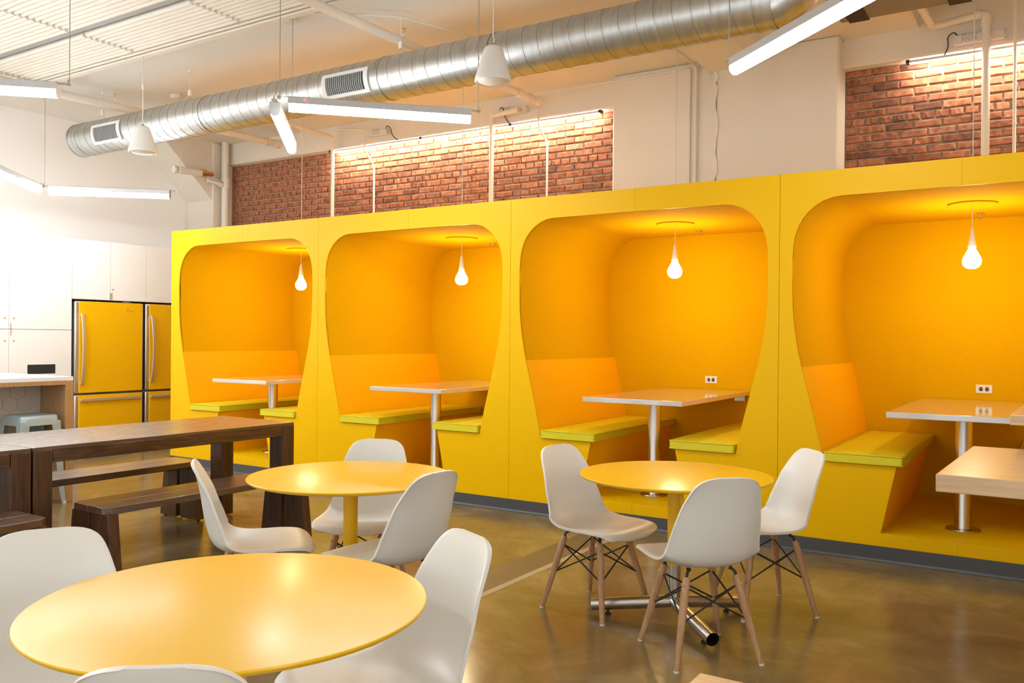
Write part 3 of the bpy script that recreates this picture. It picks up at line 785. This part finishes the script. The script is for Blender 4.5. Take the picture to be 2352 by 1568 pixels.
# elbow at the end turning up and away
el = [(XD1-.06,YD,ZD),(XD1-.01,YD,ZD),(XD1+.06,YD+.02,ZD+.04),(XD1+.15,YD+.08,ZD+.12),(XD1+.23,YD+.14,ZD+.22)]
MB().tube(el, [RD*.99,RD*.99,RD*.98,RD*.90,RD*.76], 40, caps=False).build('end_elbow', GALV, t, smooth=60)
def patch(x0, x1, a0, a1, r0, r1, nseg=10):
    mm = MB(); v = []
    for (r) in (r0, r1):
        for x in (x0, x1):
            for k in range(nseg+1):
                a = math.radians(a0+(a1-a0)*k/nseg); v.append((x, YD+r*math.cos(a), ZD+r*math.sin(a)))
    q = nseg+1; f = []
    for k in range(nseg):
        f += [(k,k+1,q+k+1,q+k),(2*q+k,3*q+k,3*q+k+1,2*q+k+1),(k,2*q+k,2*q+k+1,k+1),(q+k,q+k+1,3*q+k+1,3*q+k)]
    f += [(0,q,3*q,2*q),(nseg,2*q+nseg,3*q+nseg,q+nseg)]
    return mm.add(v, f)
for (x0, x1) in ((-.46,.06),(3.10,3.64)):
    a0, a1 = 168, 214
    fr = patch(x0, x1, a0-9, a0, RD+.002, RD+.016).build('grille_frame', GRILLE, t, smooth=40)
    patch(x0, x1, a1, a1+9, RD+.002, RD+.016).build('frame_rail', GRILLE, fr, smooth=40)
    for xa in (x0, x1-.045): patch(xa, xa+.045, a0, a1, RD+.002, RD+.016).build('frame_stile', GRILLE, fr, smooth=40)
    patch(x0+.045, x1-.045, a0, a1, RD+.0015, RD+.003).build('grille_void', DARK, fr)
    k = x0+.06
    while k < x1-.06:
        patch(k, k+.009, a0, a1, RD+.003, RD+.013, 6).build('slat', SLAT, fr); k += .0235
# hangers
for x in (-.55, 1.00, 3.85):
    hg = MB()
    hg.tube([(x,YD,ZD+RD+.07),(x,YD,H-.002)], .003, 6)
    hg.tube([(x,YD-.10,ZD+RD-.03),(x,YD,ZD+RD+.07),(x,YD+.10,ZD+RD-.03)], .0025, 6)
    o = hg.build('hanger_wire', PIPEW, t)
    MB().box(x-.016,x+.016,YD-.012,YD+.012,ZD+RD+.055,ZD+RD+.115).build('gripper', PIPEW, o)
    MB().lathe([(.0,H-.03),(.012,H-.03),(.012,H-.001),(.0,H-.001)], 10, (x,YD)).build('eye', PIPEW, o)

# boxed duct with black straps at the right
t = thing('boxed_duct', 'beige boxed air duct with black straps near the ceiling', 'duct')
MB().box(7.30, 10.5, -.62, .42, 3.86, 4.15).build('duct_box', BEIGEBOX, t, bevel=.01)
for x in (7.36, 8.02, 8.9, 9.8):
    MB().box(x, x+.14, -.625, .425, 3.852, 3.8595).build('strap', STRAP, t)
    MB().box(x, x+.14, .4205, .428, 3.852, H-.001).build('strap', STRAP, t)
    MB().box(x, x+.14, -.628, -.6205, 3.852, H-.001).build('strap', STRAP, t)

# ------------------------------------------------------------------ pendant LED tubes
ZL = 3.10
def make_tube():
    t = thing('tube_light', '', 'pendant light', group='zigzag pendant tube lights')
    L = 1.27; w_ = .038
    housing = [(-w_,.0),(-w_,.045),(-w_+.008,.05),(w_-.008,.05),(w_,.045),(w_,.0)]
    MB().prism(housing, 0, L, 'x').build('housing', HOUS, t)
    dif = [(w_-.001,-.0005)]+[(p[0],p[1]) for p in arc(0,-.014,w_-.001,0,-180,14)]+[(-w_+.001,-.0005)]
    MB().prism(dif, .003, L-.003, 'x').build('diffuser', LEDM, t, smooth=40)
    cap = [(p[0],p[1]) for p in arc(0,-.014,w_,0,-180,14)]+[(-w_,.0495),(w_,.0495)]
    for x in (-.004, L): MB().prism(cap, x, x+.004, 'x').build('end_cap', HOUS, t)
    for s, x in ((-1,-.004),(1,L+.004)):
        MB().box(min(x,x+s*.075), max(x,x+s*.075), -.018, .018, .044, .0485).build('end_plate', CABLE, t)
        MB().lathe([(.0,.03),(.011,.03),(.011,.055),(.005,.058),(.005,.075),(.0,.075)], 12, (x+s*.06,0)).build('clamp', CHROME, t)
    return t
tl = make_tube()
lights = [((4.19,-2.11),(.88,.90),'glowing tube light slung level across the spiral duct, one arm of the joined pair'),
 ((4.02,-2.08),(-.83,.93),'glowing tube light receding from its joint in front of the spiral duct'),
 ((-.81,-.98),(.98,.89),'glowing tube light hanging level before the white kitchen wall'),
 ((-.81,-1.10),(.73,-.81),'glowing tube light sloping away from its joint above the tall white cabinets'),
 ((7.08,-1.35),(.79,-.68),'glowing tube light crossing the end of the spiral duct beside the short brick bay'),
 ((3.13,-3.13),(-.72,-.69),'glowing tube light end below the ribbed ceiling tubes'),
 ((.06,-2.17),(-.70,-.71),'unseen fill tube light added over the kitchen island, first of the run'),((-.74,-3.22),(.70,-.71),'unseen fill tube light added over the kitchen island, second of the run'),  # from here on: unseen tubes added to brighten the kitchen
 ((.10,-4.30),(-.70,-.71),'unseen fill tube light added over the kitchen island, third of the run'),((.95,-2.9),(.70,-.71),'unseen fill tube light added over the island, first of the second run'),((1.85,-3.9),(-.70,-.71),'unseen fill tube light added over the island, second of the second run'),((-1.2,-2.5),(0,-1),'unseen fill tube light added along the kitchen wall, first of the row'),((-1.2,-3.95),(0,-1),'unseen fill tube light added along the kitchen wall, second of the row'),((-1.2,-5.4),(0,-1),'unseen fill tube light added along the kitchen wall, last of the row'),((5.3,-6.2),(.70,-.71),'unseen fill tube light of a pair added back in the hall, first arm'),  # added fill too: island runs, kitchen wall row, first hall tube, all unseen
 ((4.95,-6.2),(-.70,-.71),'unseen fill tube light of a pair added back in the hall, second arm'),((9.6,-5.2),(.70,-.71),'unseen fill tube light added back in the hall, lone arm')]  # unseen hall tubes behind the camera, added for frontal light on the booths
for i, (p, d, lab) in enumerate(lights):
    a = math.atan2(d[1], d[0])
    if i == 0: o = tl; o.location = (*p,ZL); o.rotation_euler = (0,0,a); o['label'] = lab
    else: o = dup(tl, lab, (*p,ZL), a)
for o_, sg in [(q, sg) for q in bpy.data.objects if q.name in ('tube_light','tube_light.001') for sg in ((-1,) if q.name == 'tube_light' else (1,))]:
    i_ = MB().lathe([(.0,.0),(.006,.0),(.006,.004),(.0,.004)], 10).build('indicator', REDLED, o_, loc=(.11, sg*.0385, .028)); i_.rotation_euler = (-sg*PI/2,0,0)
# suspension cables (one per joint or free end)
cab = [((4.11,-2.12),'cable at the joint of the tube pair before the duct'),((5.12,-1.16),'cable at the free end of the level tube before the duct'),
  ((3.13,-1.09),'cable at the far end of the receding tube'),((-.84,-1.02),'cable at the joint of the kitchen tube pair'),((.215,-.05),'cable at the free end of the kitchen tube'),
  ((7.03,-1.31),'cable at the end of the tube beside the short brick bay'),((3.18,-3.08),'cable at the end of the tube below the ribbed ceiling')]
for (p, lab) in cab:
    o = MB().tube([(p[0],p[1],ZL+.06),(p[0],p[1],H-.001)], .0032, 6).build('suspension_cable', CABLE); tag(o, 'thin steel suspension '+lab, 'cable', 'light suspension cables')

# pendant speakers
def make_speaker():
    t = thing('pendant_speaker', '', 'speaker', group='white pendant speakers')
    MB().lathe([(.0,.255),(.035,.255),(.055,.245),(.068,.225),(.085,.17),(.108,.09),(.126,.03),(.130,.012),(.127,.002),(.118,.0)], 40, cap=False).build('shell', SPEAKW, t, smooth=50)
    MB().lathe([(.118,.001),(.110,.008),(.09,-.004),(.0,-.012)], 40, cap=False).build('grille', GRILLE, t, smooth=60)
    MB().lathe([(.0,.252),(.012,.252),(.012,.268),(.0,.268)], 14).build('cable_boss', BLACK, t)
    MB().tube([(0,0,.268),(.008,0,.30),(-.004,0,.33),(0,0,.36),(0,0,H-3.23-.002)], .0045, 8).build('cord', CORDW, t, smooth=60)
    MB().lathe([(.0,.60),(.012,.60),(.014,.63),(.008,.66),(.0,.66)], 10).build('cord_grip', CORDW, t, smooth=50)
    MB().tube([(.02*math.cos(a*.5), 0, H-3.23-.025+.02*math.sin(a*.5)) for a in range(10)], .004, 6).build('hook', CORDW, t)
    return t
sp = make_speaker(); sp.location = (1.32,-1.28,3.23); sp['label'] = 'white bell-shaped pendant speaker near the grilled end of the duct'
dup(sp, 'white bell-shaped pendant speaker before the middle of the duct', (5.33,-1.28,3.29))
for o in bpy.data.objects:
    pass

# ------------------------------------------------------------------ LED strips washing the brick
def strip_light(label, x0, x1, z, joints):
    t = thing('strip_light', label, 'strip light')
    MB().box(x0, x1, 1.978, 2.022, z+.012, z+.018).build('channel', GRILLE, t)
    MB().box(x0, x1, 1.972, 1.978, z-.003, z+.018).build('front_lip', GRILLE, t)
    k = x0+.01
    while k < x1-.02:
        MB().prism([(1.982,z+.0115),(1.982,z-.004),(1.990,z-.010),(2.004,z-.010),(2.014,z-.002),(2.016,z+.0115)], k, min(k+.118,x1-.005), 'x').build('led_segment', STRIPM, t); k += .1195
    for x in joints: MB().box(x-.014, x+.014, 1.965, 2.028, z-.006, z+.024).build('clip', STRAP, t)
    return t
strip_light('warm led strip grazing the long brick bay', .57, 4.51, 3.925, (.56,2.08,3.38,4.52))
strip_light('warm led strip grazing the short brick bay', 7.55, 10.5, 3.955, (7.54,8.97))
def driver(label, x0, x1, z0, z1, cable):
    t = thing('driver_box', label, 'driver box', group='led driver boxes')
    MB().box(x0, x1, 1.985, 2.029, z0, z1).build('housing', GRILLE, t, bevel=.004)
    MB().box(x0-.02, x0, 2.0, 2.029, z0+.01, z1-.03).build('flange', GRILLE, t); MB().box(x1, x1+.02, 2.0, 2.029, z0+.01, z1-.03).build('flange', GRILLE, t)
    pm = MB(); rq = random.Random(5)
    for r in range(6):
        x = x0+.06
        while x < x0+.17:
            l = rq.uniform(.006,.02); pm.box(x, x+l, 1.9838, 1.9852, z0+.022+r*.012, z0+.026+r*.012); x += l+rq.uniform(.004,.012)
    pm.build('printed_label', PRINT, t)
    MB().tube(fillet(cable, .06), .005, 8).build('lead', BLACK, t, smooth=60)
driver('white driver box with a black lead above the short brick bay', 7.90, 8.28, 4.05, 4.13, [(7.93,2.0,4.13),(7.90,1.98,4.165),(7.85,1.98,4.13),(7.86,2.0,4.05),(7.82,2.05,3.99)])
driver('white driver box above the kitchen end of the long brick bay', 1.23, 1.52, 4.05, 4.12, [(1.50,2.0,4.12),(1.53,1.98,4.16),(1.60,1.98,4.12),(1.60,2.0,4.03),(1.66,2.05,3.97)])
driver('white driver box above the column end of the long brick bay', 3.20, 3.58, 4.06, 4.13, [(3.22,2.0,4.12),(3.24,1.98,4.15),(3.28,1.98,4.14),(3.28,2.0,4.05),(3.32,2.05,3.97)])

# ------------------------------------------------------------------ pipes
def pipe(label, pts, r, fil=.06, fit=(), mat=None, cat='pipe'):
    t = thing('pipe', label, cat, group='white painted pipes')
    MB().tube(fillet(pts, fil), r, 14).build('run', mat or PIPEW, t, smooth=50)
    for (a, b) in fit: MB().tube([a,b], r*1.28, 14).build('fitting', PIPEW, t, smooth=50)
    return t
YP = 1.925
pipe('thick white pipe standing in the kitchen corner by the brick', [(-1.46,1.93,0),(-1.46,1.93,H)], .052, fit=[((-1.46,1.93,3.62),(-1.46,1.93,3.76))])
pipe('white pipe rising before the brick near the kitchen end of the strip light', [(.66,YP,0),(.66,YP,4.10),(.66,.4,4.12)], .024)
pipe('thin white conduit with a kink, kitchen half of the long brick bay', [(1.22,2.10,0),(1.22,2.10,3.70),(1.19,1.952,3.88),(1.19,1.952,4.14),(.75,1.95,4.20)], .012, .04, fit=[((1.22,2.10,3.36),(1.22,2.10,3.38))])
pipe('white pipe rising before the middle of the long brick bay', [(3.16,YP,0),(3.16,YP,4.05),(3.55,YP-.05,4.06)], .027, .05, fit=[((3.16,YP,3.98),(3.16,YP,4.07))])
pipe('thin white conduit with a kink, column half of the long brick bay', [(3.80,2.10,0),(3.80,2.10,3.70),(3.77,1.952,3.88),(3.77,1.952,4.2)], .012, .04, fit=[((3.80,2.10,3.40),(3.80,2.10,3.42))])
pipe('white conduit down the column', [(5.62,1.90,0),(5.62,1.90,H-.05),(5.62,1.2,H-.04)], .014, .03, fit=[((5.62,1.90,H-.09),(5.62,1.90,H-.05))])
pipe('second thinner conduit down the column', [(5.55,1.915,0),(5.55,1.915,H-.06),(4.0,1.915,H-.06)], .010, .03)
pipe('thick white pipe standing before the short brick bay', [(8.15,YP,0),(8.15,YP,4.26),(7.74,YP,4.22),(7.70,1.3,4.24)], .032, .05, fit=[((8.15,YP,4.16),(8.15,YP,4.24)),((8.06,YP,4.252),(8.11,YP,4.256))])
pipe('thin white conduit before the short brick bay', [(8.36,YP,0),(8.36,YP,HC)], .014, fit=[((8.36,YP,3.30),(8.36,YP,3.315))])
pipe('white sprinkler pipe crossing above the middle of the duct', [(3.76,-3.5,4.075),(3.84,1.78,4.1)], .038, fit=[((3.835,1.4,4.1),(3.836,1.47,4.1)),((3.838,1.62,4.1),(3.84,1.66,4.1)),((3.84,1.75,4.1),(3.84,1.84,4.1))])
pipe('white sprinkler pipe crossing above the grilled end of the duct', [(-.42,-3.2,4.05),(-.27,1.82,4.1)], .045, fit=[((-.275,1.6,4.1),(-.273,1.66,4.1)),((-.27,1.78,4.1),(-.27,1.86,4.1))])
pipe('thin white conduit along the ceiling before the duct', [(3.3,-1.30,4.19),(3.5,-1.1,4.19),(4.0,-.7,4.19),(4.45,.6,4.19)], .011)
pipe('pair of conduits at the edge of the ribbed ceiling, tube side', [(XL+.05,-1.37,4.147),(4.9,-1.37,4.147)], .014, fit=[((1.0,-1.37,4.147),(1.03,-1.37,4.147)),((2.75,-1.37,4.147),(2.78,-1.37,4.147))])
pipe('pair of conduits at the edge of the ribbed ceiling, plaster side', [(XL+.05,-1.30,4.150),(4.9,-1.30,4.150)], .012, fit=[((1.05,-1.30,4.150),(1.08,-1.30,4.150))])
VX = -1.44
t = pipe('white pipe with a brass valve and copper stub in the kitchen corner', [(VX,1.06,3.745),(VX,1.50,3.765)], .048)
MB().tube([(VX,1.49,3.765),(VX,1.57,3.768)], .058, 16).build('valve_body', BRASS, t, smooth=50)
MB().tube([(VX,1.57,3.768),(VX,1.69,3.775)], .033, 14).build('copper_stub', COPPER, t, smooth=50)
MB().tube([(VX+.03,1.56,3.72),(VX+.06,1.60,3.69),(VX+.10,1.80,3.665)], .006, 8).build('valve_lever', CABLE, t)
MB().tube([(VX,1.08,3.746),(VX,1.10,3.747)], .053, 16).build('pipe_hanger', FRHANDLE, t, smooth=50)
pipe('white branch pipe elbowing into the corner pipe', [(-1.50,1.66,3.70),(-1.46,1.78,3.695),(-1.46,1.862,3.66)], .042, .05)
# sprinkler heads on the crossing pipes
def sprinkler(label, x, y, z):
    t = thing('pipe_sprinkler', label, 'sprinkler', (x,y,z), group='brass pipe sprinklers')
    MB().lathe([(.0,0),(.014,0),(.014,.03),(.010,.035),(.0,.035)], 14).build('base', PIPEW, t, smooth=40)
    m = MB(); m.tube([(-.009,0,.034),(-.013,0,.055),(-.003,0,.075)], .003, 6); m.tube([(.009,0,.034),(.013,0,.055),(.003,0,.075)], .003, 6); m.build('frame', BRASS, t)
    MB().lathe([(.0,.074),(.024,.074),(.022,.078),(.0,.079)], 16).build('deflector', BRASS, t)
sprinkler('brass upright sprinkler on the pipe above the middle of the duct', 3.80,-.42,4.138)
sprinkler('brass upright sprinkler on the pipe above the grilled end of the duct', -.35,-.50,4.145)
# smoke detectors
for (x, y, lab) in ((3.03,-1.02,'white smoke detector beside the ribbed ceiling'),(.07,-.0,'white smoke detector above the duct near the kitchen')):
    t = thing('smoke_detector', lab, 'smoke detector', (x,y,H), group='smoke detectors')
    MB().lathe([(.0,-.001),(.07,-.001),(.07,-.03),(.062,-.045),(.0,-.048)], 28).build('body', SPEAKW, t, smooth=40)
    MB().lathe([(.0,-.047),(.022,-.047),(.022,-.052),(.0,-.052)], 16).build('sensor_cap', GRILLE, t)

# ------------------------------------------------------------------ ribbed acoustic tubes on the ceiling
ZT = 4.155; RT = .0262; PT = .0565
seg_x = [(-2.1,-.36),(-.35,1.39),(1.40,2.86),(2.87,4.35)]
tube_me = {}
def tube_mesh(L):
    m = MB(); n = 12; m.tube([(0,0,0),(L,0,0)], RT, n); return m.mesh('acoustic_tube', PIPEW, 50)
clamp_m = MB(); clamp_m.tube([(0,0,-.02),(0,0,-.036)], .0125, 8); clamp_me = clamp_m.mesh('clamp', PIPEW, 40)
names = ['above the kitchen cabinets','above the kitchen island','above the walnut tables','above the middle round table']
for k, (xa, xb) in enumerate(seg_x):
    me = tube_mesh(xb-xa-.012)
    for side, (y0, rows_) in enumerate(((-1.44,9),(-2.06,14))):
        t = thing('acoustic_baffle', 'raft of white ceiling tubes %s, %s side of grey gap' % (names[k], ['duct','room'][side]), 'ceiling baffle', (xa,y0,ZT), group='ribbed ceiling rafts')
        for r in range(rows_):
            tb = link('acoustic_tube', me, t, (.006,-r*PT,0))
            link('clamp', clamp_me, tb, (.0,-PT*.5,0))
        MB().box(0, xb-xa-.012, -(rows_-1)*PT-.02, .02, RT+.002, H-ZT-.001).build('backing', CEIL, t)
        MB().tube([(.0,.02,-.018),(.0,-(rows_-1)*PT-.03,-.018)], .004, 6).build('joint_rail', PIPEW, t)
t = MB().box(XL+.02, 4.4, -2.03, -1.96, 4.155, H-.001).build('ceiling_track', SLAT); tag(t, 'flat grey track running in the gap of the ribbed ceiling', 'track')
